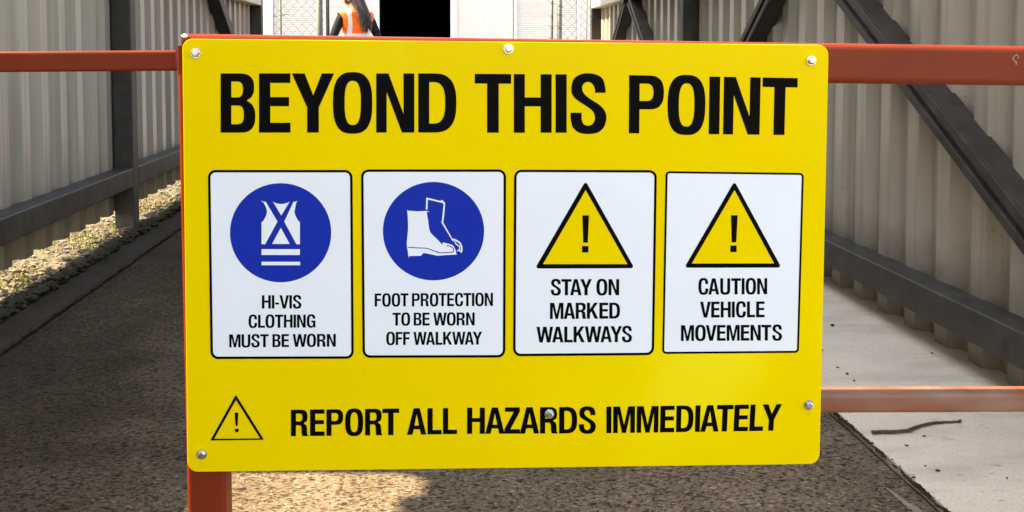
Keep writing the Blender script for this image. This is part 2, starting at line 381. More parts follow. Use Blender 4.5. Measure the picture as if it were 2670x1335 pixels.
# ------------------------------------------------------------------ corrugated fences
PIT, DEP = .225, .042
def sheet(sx, y0, y1, z0, z1, phase=0, lap=0):
    """trapezoidal sheet; sx=-1 left fence, +1 right; crests stand toward the passage"""
    mb = MB(); pts = []
    y = y0-PIT
    prof = ((0, 0), (.085, 0), (.112, 1), (.190, 1), (.205, .0))
    seq = []
    k = 0
    while True:
        base = math.floor(y0/PIT-1)*PIT+phase+k*PIT
        for a, h in ((0, 0), (.085, 0), (.113, 1), (.195, 1)):
            seq.append((base+a, h))
        k += 1
        if base > y1: break
    seq = [q for q in seq if y0 <= q[0] <= y1]
    th = .0012
    X = lambda h: sx*(X_SHEET+.024+lap-DEP*h+(.012*(1-h) if sx < 0 else 0))
    def zb(h): return z0
    n = len(seq)
    vs = [(X(h), y, z0+random.uniform(-.002, .002)) for y, h in seq]+[(X(h), y, z1) for y, h in seq]
    vs += [(X(h)+sx*th, y, z0) for y, h in seq]+[(X(h)+sx*th, y, z1) for y, h in seq]
    fs = []
    for i in range(n-1):
        fs += [(i, i+1, n+i+1, n+i), (2*n+i, 3*n+i, 3*n+i+1, 2*n+i+1), (i, 2*n+i, 2*n+i+1, i+1)]
    mb.add(vs, fs); return mb
def add_sheet(f, *a, **k):
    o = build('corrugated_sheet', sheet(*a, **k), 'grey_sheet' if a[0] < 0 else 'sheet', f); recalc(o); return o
def steel(f, name, p0, p1, up, side=None, w_=.1, h_=.1, m='steel'):
    mb = MB(); mb.beam(p0, p1, side, up, w_, h_, r=.006); o = build(name, mb, m, f); recalc(o); return o

XC = 1.6        # centre line of the frames
LF = thing('corrugated_fence', (-X_SHEET, 5.5, 0), 'tall corrugated fence on the left, its foot hanging clear of the sunlit gravel', 'fence', 'corrugated fences along the passage')
HL = 5.7
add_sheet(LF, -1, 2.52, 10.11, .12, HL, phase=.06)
add_sheet(LF, -1, -3.2, 2.70, .12, 1.42, phase=.06, lap=.003); add_sheet(LF, -1, -3.2, 1.60, 1.424, HL, phase=.06, lap=.003)  # unseen near sheets, added for shade, with a slot for sun on the rails
add_sheet(LF, -1, 1.78, 2.70, 1.935, HL, phase=.06, lap=.003)  # unseen sheet, set to leave an opening that shapes the sunlit patch
for y in (5.75, 10.06): steel(LF, 'post', (-XC, y, -.05), (-XC, y, HL), (1, 0, 0))
steel(LF, 'post', (-XC-.14, 1.12, -.05), (-XC-.14, 1.12, HL), (1, 0, 0))
for z in (.305, 1.44, 3.2):
    steel(LF, 'rail', (-XC, 2.9, z), (-XC, 5.698, z), (0, 0, 1)); steel(LF, 'rail', (-XC, 5.802, z), (-XC, 10.008, z), (0, 0, 1), m='steel' if z < 1 else 'roof_lit_rail')  # upper far rails take the pale copy, brighter light in their colour
steel(LF, 'brace', (-XC, 5.86, 2.61), (-XC, 9.96, .37), (0, 0, 1), w_=.094)
RF = thing('corrugated_fence', (X_SHEET, 5.5, 0), 'corrugated fence on the right with diagonal braces, its zigzag foot on the slab', 'fence', 'corrugated fences along the passage')
HR = 2.8
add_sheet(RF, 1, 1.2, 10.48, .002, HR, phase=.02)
for y in (2.16, 6.62, 10.43): steel(RF, 'post', (XC+.004, y, .008), (XC+.004, y, HR), (1, 0, 0))
for z, zt in ((.165, 0), (1.437, 1), (2.72, 1)):
    steel(RF, 'rail', (XC, 2.212, z), (XC, 6.568, z), (0, 0, 1)); steel(RF, 'rail', (XC, 6.672, z), (XC, 10.378, z), (0, 0, 1), m='roof_lit_rail' if zt else 'steel')  # here too the far upper rails are coloured as brightly lit
def channel(f, a, b):
    mb = MB(); d = Vector((0, b[0]-a[0], b[1]-a[1])).normalized(); up = Vector((0, -d.z, d.y))*(1 if d.y > 0 else -1)
    for off, wd, hh, dx in ((0, .080, .086, .012), (.027, .014, .034, -.0355), (-.029, .014, .030, -.0355)):
        o_ = up*off+Vector((dx, 0, 0)); mb.beam(Vector((XC, *a))+o_, Vector((XC, *b))+o_, None, up, wd, hh, r=.003)
    o = build('brace', mb, 'steel', f); recalc(o)
for y0, z0, y1, z1 in ((2.32, .262, 4.46, 1.413), (4.66, 1.38, 6.54, .27), (6.70, .33, 8.48, 1.375), (8.66, 1.37, 10.35, .345)):
    channel(RF, (y0, z0), (y1, z1))

# ------------------------------------------------------------------ the red barrier gate
U = (on_sign(2161, 117)-on_sign(475, 101)); U.z = 0; U.normalize()        # along the gate
BACK = -SN
def gate_pt(px, py, depth):             # a point `depth` behind the sign face
    return on_sign(px, py, -depth)
TH = .0035
GA = on_sign(475, 160, -.03)
gate = thing('barrier_gate', (GA.x, GA.y, 0), 'rust red tube gate across the driveway carrying the yellow safety sign', 'gate')
hw = .027
tl = gate_pt(474, 145, TH+.0265); tr = gate_pt(2670, 173, TH+.0265)
dtop = (tr-tl).normalized()
tl_top = on_sign(474, 92, -TH); 
mb = MB()
A = Vector((tl.x, tl.y, .9495)); Bp = A+dtop*1.75
dz = (on_sign(2670, 176, -TH).z-on_sign(474, 143, -TH).z)
def top_c(t):  # centre of the top rail: from the measured edges
    a = on_sign(474, 87, -TH-.002); b = on_sign(474, 196, -TH-.002); p = (a+b)/2
    a2 = on_sign(2670, 121, -TH-.002); b2 = on_sign(2670, 223, -TH-.002); q = (a2+b2)/2
    return p.lerp(q, t)+BACK*.026
A = top_c(0); Q = top_c(1.35)
mb.beam(A, Q, None, (0, 0, 1), .05, .057, r=.0085, n=4); build('top_rail', mb, 'red', gate)
mbc = MB(); stone(mbc, A+Vector((.003, -.0225, .0245)), .006); build('paint_chip', mbc, 'jamb', gate)
mb = MB()
def scuff(pts, w_):
    P_ = [on_sign(x, y, -TH-.0022) for x, y in pts]; L = []
    for i, p in enumerate(P_):
        d = (P_[min(i+1, len(P_)-1)]-P_[max(i-1, 0)]).normalized(); s_ = d.cross(SN)*w_*random.uniform(.6, 1.3); L.append((p+s_, p-s_))
    mb.add([q for ab in L for q in ab], [(2*i, 2*i+2, 2*i+3, 2*i+1) for i in range(len(L)-1)])
scuff([(2653,142),(2645,146),(2641,153),(2644,159),(2650,162),(2649,169)], .0013); scuff([(2652,143),(2656,147),(2654,154)], .0007)
o = build('scratch', mb, 'chip', gate); recalc(o)
# stile at the left, runs on down to the ground
a, b = on_sign(489, 1260, -TH-.001), on_sign(590, 1260, -TH-.001); wst = (b-a).length
c = (a+b)/2+BACK*.0255
mb = MB(); mb.beam((c.x-.004, c.y, A.z-.0285), (c.x, c.y, -.03), U, BACK, wst, .05, r=.0065, n=4)
mb = MB(); mb.beam((c.x, c.y, -.03), (c.x-.0045, c.y, A.z-.0285), -U, SN, wst, .05, r=.0065, n=4); build('stile', mb, 'red', gate)
# lower rail: a flatter tube
p = on_sign(600, 1056, -TH-.002); q0 = on_sign(2140, 1054, -TH-.002); q1 = on_sign(2670, 1052, -TH-.002)
d = (q1-q0).normalized(); s0 = q0-d*((q0-p).length); s1 = q1+d*.34
mb = MB(); mb.beam(s0+BACK*.021, s1+BACK*.021, None, (0, 0, 1), .042, .0275, r=.0045, n=3); build('lower_rail', mb, 'dirty_red', gate)
mb = MB(); e = Q-dtop*.03; mb.beam((e.x, e.y+.002, -.03), (e.x, e.y+.002, Q.z-.029), -U, SN, .05, .048, r=.006); build('stile', mb, 'red', gate)
# hinge plate and knuckle on the left end
mb = MB(); h0 = A+Vector((-.004, .014, .0)); mb.beam(h0+Vector((0, 0, -.040)), h0+Vector((0, 0, .012)), None, BACK, .009, .060, r=.002); mb.tube([h0+Vector((-.001, -.006, -.052)), h0+Vector((-.001, -.006, -.042))], .007, 10)
build('hinge', mb, 'red', gate)
# the rail to the left
lc0 = (on_sign(474, 131, -.062)+on_sign(474, 184, -.062))/2; lc1 = (on_sign(0, 134, -.062)+on_sign(0, 188, -.062))/2
hh = (on_sign(240, 132.5, -.062)-on_sign(240, 186, -.062)).length
dl = (lc1-lc0).normalized(); lc0 = lc0+dl*.005; lc2 = lc1+dl*.72
fence = thing('barrier_rail', (lc2.x, lc2.y, 0), 'slender dark red rail running left from the gate hinge in front of the fence', 'rail')
mb = MB(); mb.beam(lc0, lc2, None, (0, 0, 1), .03, hh, r=.004); build('rail', mb, 'red', fence)
mb = MB(); mb.beam((lc2.x-.026, lc2.y, -.03), (lc2.x-.026, lc2.y, 1.0), U, BACK, .05, .05, r=.006); build('post', mb, 'red', fence)

# ------------------------------------------------------------------ lettering
# heavy condensed sans capitals drawn as outlines, cap height 1; 's' marks points on a smooth curve
def S(*p): return [(x, y, 1) for x, y in p]
def C(*p): return [(x, y, 0) for x, y in p]
def oval(x0, x1, y0, y1, n=48, e=2.7):
    out = []
    for k in range(n):
        t = 2*pi*k/n; c_, s_ = cos(t), sin(t)
        out.append(((x0+x1)/2+(x1-x0)/2*math.copysign(abs(c_)**(2/e), c_), (y0+y1)/2+(y1-y0)/2*math.copysign(abs(s_)**(2/e), s_), 0))
    return out
def bowl(x, xm, y0, y1, e=2.5, n=14, rev=False):
    """right-hand bowl from (x,y0) bulging to xm and back to (x,y1)"""
    out = []
    for k in range(n+1):
        t = -pi/2+pi*k/n
        out.append((x+(xm-x)*abs(cos(t))**(2/e), (y0+y1)/2+(y1-y0)/2*math.copysign(abs(sin(t))**(2/e), sin(t)), 0))
    return out[::-1] if rev else out
STM = .185
def g_B(): return .583, [C((0, 0))+bowl(.34, .583, 0, .545)[:-2]+C((.45, .532))+bowl(.32, .563, .53, 1)[2:]+C((0, 1)),
    C((.18, .595))+bowl(.28, .375, .595, .862)+C((.18, .862)), C((.18, .143))+bowl(.29, .39, .143, .457)+C((.18, .457))]
def g_D(): return .64, [C((0, 0))+bowl(.27, .64, 0, 1, 2.6, 22)+C((0, 1)), C((STM, .152))+bowl(.25, .452, .152, .853, 2.7, 18)+C((STM, .853))]
def g_E(): return .53, [C((0,0),(.53,0),(.53,.168),(.19,.168),(.19,.445),(.505,.445),(.505,.6),(.19,.6),(.19,.838),(.527,.838),(.527,1),(0,1))]
def g_F(): return .51, [C((0,0),(.19,0),(.19,.425),(.475,.425),(.475,.583),(.19,.583),(.19,.838),(.51,.838),(.51,1),(0,1))]
def g_Y(): return .71, [C((.258,0),(.454,0),(.454,.425),(.71,1),(.505,1),(.36,.63),(.216,1),(0,1),(.258,.425))]
def g_O(): return .66, [oval(0, .66, -.02, 1.022), oval(.197, .468, .128, .874)]
def g_Q(): return g_O()
def g_N(): return .64, [C((0,0),(.176,0),(.176,.685),(.432,0),(.64,0),(.64,1),(.458,1),(.458,.315),(.207,1),(0,1))]
def g_T(): return .61, [C((.207,0),(.402,0),(.402,.835),(.61,.835),(.61,1),(0,1),(0,.835),(.207,.835))]
def g_H(): return .635, [C((0,0),(STM,0),(STM,.45),(.45,.45),(.45,0),(.635,0),(.635,1),(.45,1),(.45,.603),(STM,.603),(STM,1),(0,1))]
def g_I(): return .187, [C((0,0),(.187,0),(.187,1),(0,1))]
def g_S():
    o = C((.585,.687))+S((.585,.76),(.54,.925),(.43,1.0),(.29,1.022),(.16,1.0),(.05,.915),(.012,.76),(.04,.635),(.13,.545),(.27,.455),(.375,.365),(.41,.25),(.37,.155),(.29,.122),(.215,.155),(.187,.24))+C((.187,.345),(0,.345))+S((0,.25),(.04,.09),(.15,0),(.30,-.022),(.45,.003),(.555,.09),(.602,.245),(.575,.375),(.49,.475),(.35,.567),(.24,.655),(.195,.75),(.215,.835),(.29,.873),(.365,.84),(.408,.75))+C((.408,.687))
    return .602, [o]
def g_P(): return .61, [C((0,0),(STM,0),(STM,.415))+bowl(.36, .61, .415, 1)+C((0, 1)), C((STM, .56))+bowl(.31, .427, .56, .858)+C((STM, .858))]
def g_R(): return .63, [C((0,0),(STM,0),(STM,.412),(.29,.412))+S((.345,.40),(.375,.35),(.385,.25),(.392,.10))+C((.415,0),(.63,0),(.63,.03))+S((.60,.06),(.59,.14),(.583,.29),(.555,.41),(.47,.485))+bowl(.36, .605, .468, 1)[4:]+C((0, 1)),
    C((STM, .558))+bowl(.31, .415, .558, .855)+C((STM, .855))]
def g_A(): return .69, [C((0,0),(.19,0),(.235,.2),(.455,.2),(.50,0),(.69,0),(.455,1),(.235,1)), C((.263,.345),(.345,.79),(.427,.345))]
def g_L(): return .51, [C((0,0),(.51,0),(.51,.168),(.19,.168),(.19,1),(0,1))]
def g_U():
    return .63, [C((0,1))+S((0,.30),(.03,.12),(.12,.015),(.315,-.022),(.51,.015),(.60,.12),(.63,.30))+C((.63,1),(.442,1))+S((.442,.30),(.42,.175),(.315,.128),(.21,.175),(.188,.30))+C((.188,1))]
def c_outer(): return S((.625,.665),(.60,.86),(.50,.985),(.335,1.022),(.15,.98),(.045,.83),(.0,.5),(.045,.17),(.15,.02),(.335,-.022),(.50,.015),(.60,.13),(.628,.36))
def g_C():
    return .63, [C((.63,.645))+c_outer()+C((.44,.37))+S((.43,.22),(.395,.145),(.33,.125),(.245,.17),(.205,.31),(.195,.5),(.205,.69),(.245,.83),(.33,.875),(.395,.855),(.43,.78))+C((.437,.645))]
def g_G():
    return .64, [C((.632,.675))+S((.61,.86),(.51,.985),(.335,1.022),(.15,.98),(.045,.83),(.0,.5),(.045,.17),(.15,.02),(.31,-.022),(.42,.005),(.485,.09))+C((.50,0),(.635,0),(.635,.535),(.335,.535),(.335,.39),(.455,.39))+S((.452,.25),(.41,.15),(.335,.125),(.245,.17),(.205,.31),(.195,.5),(.205,.69),(.245,.83),(.33,.875),(.40,.845),(.435,.77))+C((.44,.675))]
def g_K(): return .68, [C((0,0),(.187,0),(.187,.33),(.265,.455),(.46,0),(.68,0),(.395,.60),(.66,1),(.44,1),(.187,.60),(.187,1),(0,1))]
def g_M(): return .81, [C((0,0),(.172,0),(.172,.74),(.33,0),(.48,0),(.638,.74),(.638,0),(.81,0),(.81,1),(.555,1),(.405,.30),(.255,1),(0,1))]
def g_V(): return .68, [C((.235,0),(.445,0),(.68,1),(.482,1),(.342,.265),(.198,1),(0,1))]
def g_W(): return 1.0, [C((.175,0),(.375,0),(.5,.66),(.625,0),(.825,0),(1,1),(.81,1),(.722,.33),(.602,1),(.398,1),(.278,.33),(.19,1),(0,1))]
def g_Z(): return .56, [C((0,0),(.56,0),(.56,.168),(.215,.168),(.55,.83),(.55,1),(.02,1),(.02,.832),(.335,.832),(0,.17))]
def g_hy(): return .27, [C((0,.30),(.27,.30),(.27,.45),(0,.45))]
GL = {k[2:]: v for k, v in list(globals().items()) if k.startswith('g_')}; GL['-'] = GL['hy']
GAP = {('E','Y'):.02,('Y','O'):-.02,('T','A'):-.09,('A','Y'):-.09,('A','T'):-.09,('A','V'):-.07,('W','A'):-.06,('A','W'):-.06,('A','L'):.04,('L','Y'):-.06,('L','K'):.05,('K','W'):0.0,
       ('Y','S'):-.01,('W','O'):.0,('T','O'):.03,('O','T'):.02,('O','Y'):0,('O','V'):-.01,('O','F'):.05,('N','T'):.035,('T','I'):.045,('T','H'):.045,('Z','A'):-.01,('A','Z'):-.01,('A','R'):.03,('H','A'):.01,('M','A'):.01,('I','A'):.01,('R','T'):-.0,
       ('E','V'):.0,('V','E'):.02,('V','I'):.02,('-','V'):.03,('I','-'):.05,('C','A'):.0,('C','T'):.02,('F','F'):.05,('L','L'):.045,('L','O'):.03,('R','K'):.04,('S','T'):.02,('T','E'):.04,('E','L'):.055,('R','D'):.05,('B','E'):.06,('Y',' '):0}
def smooth(poly, sub=5):
    out = []; n = len(poly)
    for i in range(n):
        p1, p2 = poly[i], poly[(i+1) % n]; p0, p3 = poly[i-1], poly[(i+2) % n]
        out.append((p1[0], p1[1]))
        if p1[2] and p2[2] or (p1[2] != p2[2]):
            if not p1[2]: p0 = (2*p1[0]-p2[0], 2*p1[1]-p2[1])
            if not p2[2]: p3 = (2*p2[0]-p1[0], 2*p2[1]-p1[1])
            if not p1[2] and abs(p1[0]-p2[0]) > 1e-6 and abs(p1[1]-p2[1]) > 1e-6 and False: continue
            for k in range(1, sub):
                t = k/sub; t2 = t*t; t3 = t2*t
                f = lambda a: .5*((2*p1[a])+(-p0[a]+p2[a])*t+(2*p0[a]-5*p1[a]+4*p2[a]-p3[a])*t2+(-p0[a]+3*p1[a]-3*p2[a]+p3[a])*t3)
                out.append((f(0), f(1)))
    return out
def fill(mb, polys, put):
    """triangulate polygon with holes; put() takes a 2-D point to its place"""
    ps = [[Vector((x, y, 0)) for x, y in p] for p in polys]
    tris = tessellate_polygon(ps); flat = [q for p in ps for q in p]
    fs = []
    for t in tris:
        a, b, c_ = (flat[i] for i in t); ar = (b-a).cross(c_-a).z
        if abs(ar) < 1e-12: continue
        fs.append(tuple(t) if ar > 0 else tuple(reversed(t)))
    mb.add([put(q.x, q.y) for q in flat], fs)
def word(mb, text, bl, br, tr_, tl_, off, bold=0):
    x = 0; glyphs = []
    for i, ch in enumerate(text):
        w_, polys = GL[ch](); glyphs.append((x, polys)); nxt = text[i+1] if i+1 < len(text) else None
        x += w_+(GAP.get((ch, nxt), .065 if nxt else 0) if nxt else 0)
    W = x
    for gx, polys in glyphs:
        def put(u, v):
            s_ = (gx+u)/W
            px = (bl[0]*(1-s_)+br[0]*s_)*(1-v)+(tl_[0]*(1-s_)+tr_[0]*s_)*v
            py = (bl[1]*(1-s_)+br[1]*s_)*(1-v)+(tl_[1]*(1-s_)+tr_[1]*s_)*v
            return on_sign(px, py, off)
        fill(mb, [smooth(p) for p in polys], put)
# crop scales used when the sign was measured
K1 = lambda x, y: (470+x/2.4302, 420+y/2.4302)
K2 = lambda x, y: (1320+x/2.4302, 420+y/2.4302)
K3 = lambda x, y: (450+x/2.9273, 980+y/2.9273)
K4 = lambda x, y: (1300+x/2.9273, 980+y/2.9273)
def shape(mb, K, poly, off, holes=()):
    fill(mb, [poly]+list(holes), lambda x, y: on_sign(*K(x, -y), off))
    return mb
def flip(p): return [(x, -y) for x, y in p]
def rounded(c4, r, n=7):
    """quad tl,tr,br,bl in px with rounded corners"""
    out = []
    for i in range(4):
        p = Vector((*c4[i], 0)); a = (Vector((*c4[i-1], 0))-p).normalized(); b = (Vector((*c4[(i+1) % 4], 0))-p).normalized()
        c_ = p+(a+b)*r
        for k in range(n+1):
            t = pi/2*k/n; q = c_-b*r*cos(t)-a*r*sin(t); out.append((q.x, q.y))
    return out
ID = lambda x, y: (x, y)

# ------------------------------------------------------------------ the sign
base = on_sign(489, 1231, -TH)
sign = thing('safety_sign', base, 'large yellow safety sign headed BEYOND THIS POINT, bolted to the red gate', 'sign')
outl = rounded([(475,101),(2161,117),(2137,1210),(489,1231)], 27, 10)
mb = MB(); n = len(outl)
f_ = [on_sign(x, y, 0) for x, y in outl]; b_ = [p-SN*TH for p in f_]
mb.add(f_+b_, [tuple(range(n-1, -1, -1)), tuple(range(n, 2*n))]+[(i, (i+1) % n, n+(i+1) % n, n+i) for i in range(n)])
panel = build('panel', mb, 'yellow', sign); recalc(panel)
bv = panel.modifiers.new('b', 'BEVEL'); bv.width = .0007; bv.segments = 2; bv.limit_method = 'ANGLE'
L1, L2, L3, L4, L5 = .0003, .0005, .0007, .0009, .0011
mb = MB()
word(mb, 'BEYOND', (575.2,345.8),(1190.1,345.5),(1190.1,191.4),(575.2,191.2), L1)
word(mb, 'THIS', (1237.9,346),(1581.4,346.2),(1581.4,194.5),(1237.9,192.4), L1)
word(mb, 'POINT', (1639.5,347.4),(2076.5,352.3),(2080.2,203.6),(1640.5,195.8), L1)
build('lettering', mb, 'black', sign)
def lines(rows, K, off, parent):
    mb = MB()
    for ws in rows:
        for t, x0, x1, b0, b1, t0, t1 in ws:
            word(mb, t, K(x0, b0), K(x1, b1), K(x1, t1), K(x0, t0), off)
    return build('lettering', mb, 'black', parent)
def split(text, x0, x1, b0, b1, t0, t1, space=.26):
    """share a measured line among its words"""
    ws = text.split(' '); wl = []
    for t in ws:
        x = 0
        for i, ch in enumerate(t):
            x += GL[ch]()[0]+(GAP.get((ch, t[i+1]), .065) if i+1 < len(t) else 0)
        wl.append(x)
    tot = sum(wl)+space*(len(ws)-1); out = []; x = 0
    for t, l_ in zip(ws, wl):
        a, b = x/tot, (x+l_)/tot; m_ = lambda p, q, s_: p+(q-p)*s_
        out.append((t, m_(x0, x1, a), m_(x0, x1, b), m_(b0, b1, a), m_(b0, b1, b), m_(t0, t1, a), m_(t0, t1, b))); x += l_+space
    return out
mb = MB()
for t, x0, x1, b0, b1, t0, t1, K in (('REPORT',903,1730,461,452,259,249,K3),('ALL',1790,2172,450,444,247,245,K3)):
    word(mb, t, K(x0, b0), K(x1, b1), K(x1, t1), K(x0, t0), L1)
hz0, hz1 = K3(2248, 443), K4(743, 438); ht1, ht0 = K4(743, 236), K3(2248, 243)
word(mb, 'HAZARDS', hz0, hz1, ht1, ht0, L1)
word(mb, 'IMMEDIATELY', K4(823,438), K4(2150,418), K4(2163,216), K4(823,235), L1)
build('lettering', mb, 'black', sign)

def ring(mb, K, outer, inner, off):
    shape(mb, K, flip(outer), off, [flip(inner)])
def tri_round(c3, r, n=5):
    out = []
    for i in range(3):
        p = Vector((*c3[i], 0)); a = (Vector((*c3[i-1], 0))-p).normalized(); b = (Vector((*c3[(i+1) % 3], 0))-p).normalized()
        h = a.angle(b)/2; c_ = p+(a+b).normalized()*(r/sin(h)); s0 = p+a*(r/math.tan(h)); s1 = p+b*(r/math.tan(h))
        v0, v1 = s0-c_, s1-c_; tot = v0.angle(v1); sg = 1 if v0.cross(v1).z > 0 else -1
        for k in range(n+1):
            q = c_+Matrix.Rotation(sg*tot*k/n, 3, 'Z') @ v0; out.append((q.x, q.y))
    return out
def stroke(pts, w_):
    """outline of a mitred open stroke"""
    L, Rr = [], []
    for i, p in enumerate(pts):
        p = Vector(p); a = (p-Vector(pts[i-1])).normalized() if i else None; b = (Vector(pts[i+1])-p).normalized() if i+1 < len(pts) else None
        d = ((a or b)+(b or a)).normalized(); nn = Vector((-d.y, d.x)); k = w_/2/max(.4, nn.dot(Vector((-(a or b).y, (a or b).x))))
        L.append(tuple(p+nn*k)); Rr.append(tuple(p-nn*k))
    return L+Rr[::-1]
def cr(pts, sub=6, closed=False):
    q = smooth([(x, y, 1) for x, y in pts], sub)
    return q if closed else q[:(len(pts)-1)*sub+1]
def notice(c4, r, border, label):
    mb = MB(); fill(mb, [flip(rounded(c4, r))], lambda x, y: on_sign(x, -y, L1)); p = build('notice_panel', mb, 'white', sign); p['label'] = label
    cx = sum(q[0] for q in c4)/4; cy = sum(q[1] for q in c4)/4
    inner = [(x+border*(1 if x < cx else -1), y+border*(1 if y < cy else -1)) for x, y in c4]
    mb = MB(); fill(mb, [flip(rounded(c4, r)), flip(rounded(inner, max(3, r-border)))], lambda x, y: on_sign(x, -y, L2)); build('border', mb, 'black', p)
    return p
n1 = notice([(542,443),(919.3,443),(922.6,935.5),(549,936.4)], 20, 6.6, 'white notice with blue vest symbol')
n2 = notice([(941.2,441.6),(1319.7,441.6),(1317.7,932.3),(945.3,933.1)], 20, 6.6, 'white notice with blue boots symbol')
n3 = notice([(1340.6,442.2),(1713,443.5),(1705.6,926.1),(1337.7,929)], 20, 6.6, 'white notice about marked walkways')
n4 = notice([(1735.6,446.3),(2096.1,450.9),(2083.3,920),(1726.6,922.8)], 11, 5.4, 'white notice about vehicle movements')
def disc(p, cx, cy, rx, ry):
    mb = MB(); shape(mb, K1, [(cx+rx*cos(2*pi*k/72), -(cy+ry*sin(2*pi*k/72)))for k in range(72)], L2); return build('symbol_disc', mb, 'blue', p)
disc(n1, 636, 454, 321, 314); disc(n2, 1605, 444, 321, 312)
mb = MB()
left = [(515,257),(541,257),(616,383),(538,527),(515,527),(515,382)]+cr([(515,382),(538,358),(549,325),(545,298),(532,272),(515,257)])[1:-1]
shape(mb, K1, flip(left), L3)
right = [(741,257),(718,257),(659,383),(736,527),(758,527),(758,382)]+cr([(758,382),(736,358),(724,325),(728,298),(733,275),(741,257)])[1:-1]
shape(mb, K1, flip(right), L3)
shape(mb, K1, flip(cr([(590,257),(612,268),(640,272),(668,267),(690,257)])+[(640,345)]), L3)
shape(mb, K1, flip([(637,423),(582,525),(693,525)]), L3)
shape(mb, K1, flip([(515,558),(758,558),(758,595),(515,595)]), L3); shape(mb, K1, flip([(515,638),(759,638),(759,660),(515,660)]), L3)
build('pictogram', mb, 'white', n1)['label'] = 'white safety vest symbol'
mb = MB()
boot = [(1437,313)]+cr([(1437,313),(1500,318),(1560,316),(1568,323)])[1:]+cr([(1568,323),(1571,380),(1578,430),(1590,458),(1625,492),(1662,521)])[1:]+cr([(1662,521),(1700,524),(1728,535),(1742,558),(1747,578),(1743,592)])[1:]+[(1743,592),(1622,600)]+cr([(1622,600),(1585,590),(1545,583),(1533,592),(1531,600)])[1:]+[(1449,602)]+cr([(1449,602),(1440,560),(1436,520),(1443,440),(1443,380),(1437,313)])[1:-1]
shape(mb, K1, flip(boot), L3)
shape(mb, K1, flip(stroke([(1561,306),(1564,237),(1655,259)]+cr([(1655,259),(1668,265),(1673,278),(1660,388)])[1:]+[(1725,500)]+cr([(1725,500),(1750,504),(1772,520),(1783,548),(1776,574)])[1:], 10)), L3)
shape(mb, K1, flip([(1779,574),(1752,570),(1758,561),(1778,564)]), L3)
shape(mb, K1, flip(stroke(cr([(1738,513),(1752,530),(1768,540),(1770,556),(1760,566)]), 7)), L3)
build('pictogram', mb, 'white', n2)['label'] = 'white safety boots symbol'
mb = MB(); shape(mb, K1, flip(stroke(cr([(1453,548),(1500,550),(1563,553),(1600,567),(1632,578)])+cr([(1632,578),(1680,580),(1722,577),(1733,566),(1728,550),(1712,540),(1688,538)])[1:], 5.5)), L4)
build('boot_line', mb, 'blue', n2)
def warn(p, apex, l_, r_, ia, il, ir, bar, dot, K, rr=13, fillcol='yellow'):
    out = tri_round([apex, r_, l_], rr)
    mb = MB(); shape(mb, K, flip(out), L2, [flip([ia, ir, il])]); t = build('warning_triangle', mb, 'black', p)
    if fillcol:
        mb = MB(); shape(mb, K, flip([ia, ir, il]), L2); build('triangle_field', mb, fillcol, p)
    mb = MB(); shape(mb, K, flip(bar), L3); shape(mb, K, flip(dot), L3); build('exclamation_mark', mb, 'black', t if p is sign else p)
rect = lambda x0, y0, x1, y1: [(x0, y0), (x1, y0), (x1, y1), (x0, y1)]
warn(n3, (503,125),(182,681),(813,679),(503,184),(233,653),(768,653), [(482,344),(525,344),(517,517),(488,517)], rect(480,538,521,579), K2)
warn(n4, (1446,127),(1128,676),(1744,675),(1446,184),(1176,649),(1697,648), [(1424,343),(1467,343),(1458,515),(1428,515)], rect(1420,535,1460,577), K2)
warn(sign, (483,144),(288,494),(698,488),(484,183),(318,480),(668,477), [(473,281),(502,280),(496,382),(482,382)], rect(476,404,504,430), K3, 5, None)
lines([[('HI-VIS',517,768,935,934,850,850)],[('CLOTHING',432,857,1057,1055,974,972)],split('MUST BE WORN',310,986,1181,1176,1098,1095)], K1, L2, n1)
lines([split('FOOT PROTECTION',1232,1982,922,918,839,835),split('TO BE WORN',1345,1866,1043,1041,961,959),split('OFF WALKWAY',1305,1913,1166,1163,1083,1081)], K1, L2, n2)
lines([split('STAY ON',283,716,851,850,748,748),[('MARKED',277,721,1001,998,898,897)],[('WALKWAYS',192,797,1150,1147,1050,1045)]], K2, L2, n3)
lines([[('CAUTION',1217,1654,846,844,743,742)],[('VEHICLE',1228,1637,992,990,891,889)],[('MOVEMENTS',1107,1748,1140,1137,1040,1037)]], K2, L2, n4)
# hex head screws with washers
def bolt(px, py, rot, r=.0068):
    c_ = on_sign(px, py, 0); bm = bmesh.new()
    rz = SN.to_track_quat('Z', 'Y').to_matrix().to_4x4(); rz.translation = c_
    mb = MB()
    def cone(r0, r1, z0, z1, n, a=0):
        vs = [rz @ Vector((r0*cos(2*pi*k/n+a), r0*sin(2*pi*k/n+a), z0)) for k in range(n)]+[rz @ Vector((r1*cos(2*pi*k/n+a), r1*sin(2*pi*k/n+a), z1)) for k in range(n)]
        mb.add(vs, [(k, (k+1) % n, n+(k+1) % n, n+k) for k in range(n)]+[tuple(range(n, 2*n))])
    bm.free()
    cone(r*1.08, r*1.02, 0.0002, .0018, 24)
    cone(r*.86, r*.86, .0017, .0050, 6, rot); cone(r*.86, r*.62, .0050, .0058, 6, rot); cone(r*.5, r*.46, .00581, .0060, 16)
    return build('bolt', mb, 'bolt', sign)
for i, (x, y) in enumerate(((510.7,138.1),(1326,127),(2115,157.8),(2108.8,1055.8),(1432.5,1078.5),(526.5,1184))): bolt(x, y, i*.47)
mb = MB(); c = on_sign(2107.5, 1080, .0002); stone(mb, c, .0012); build('stain', mb, 'dirty_red', sign)

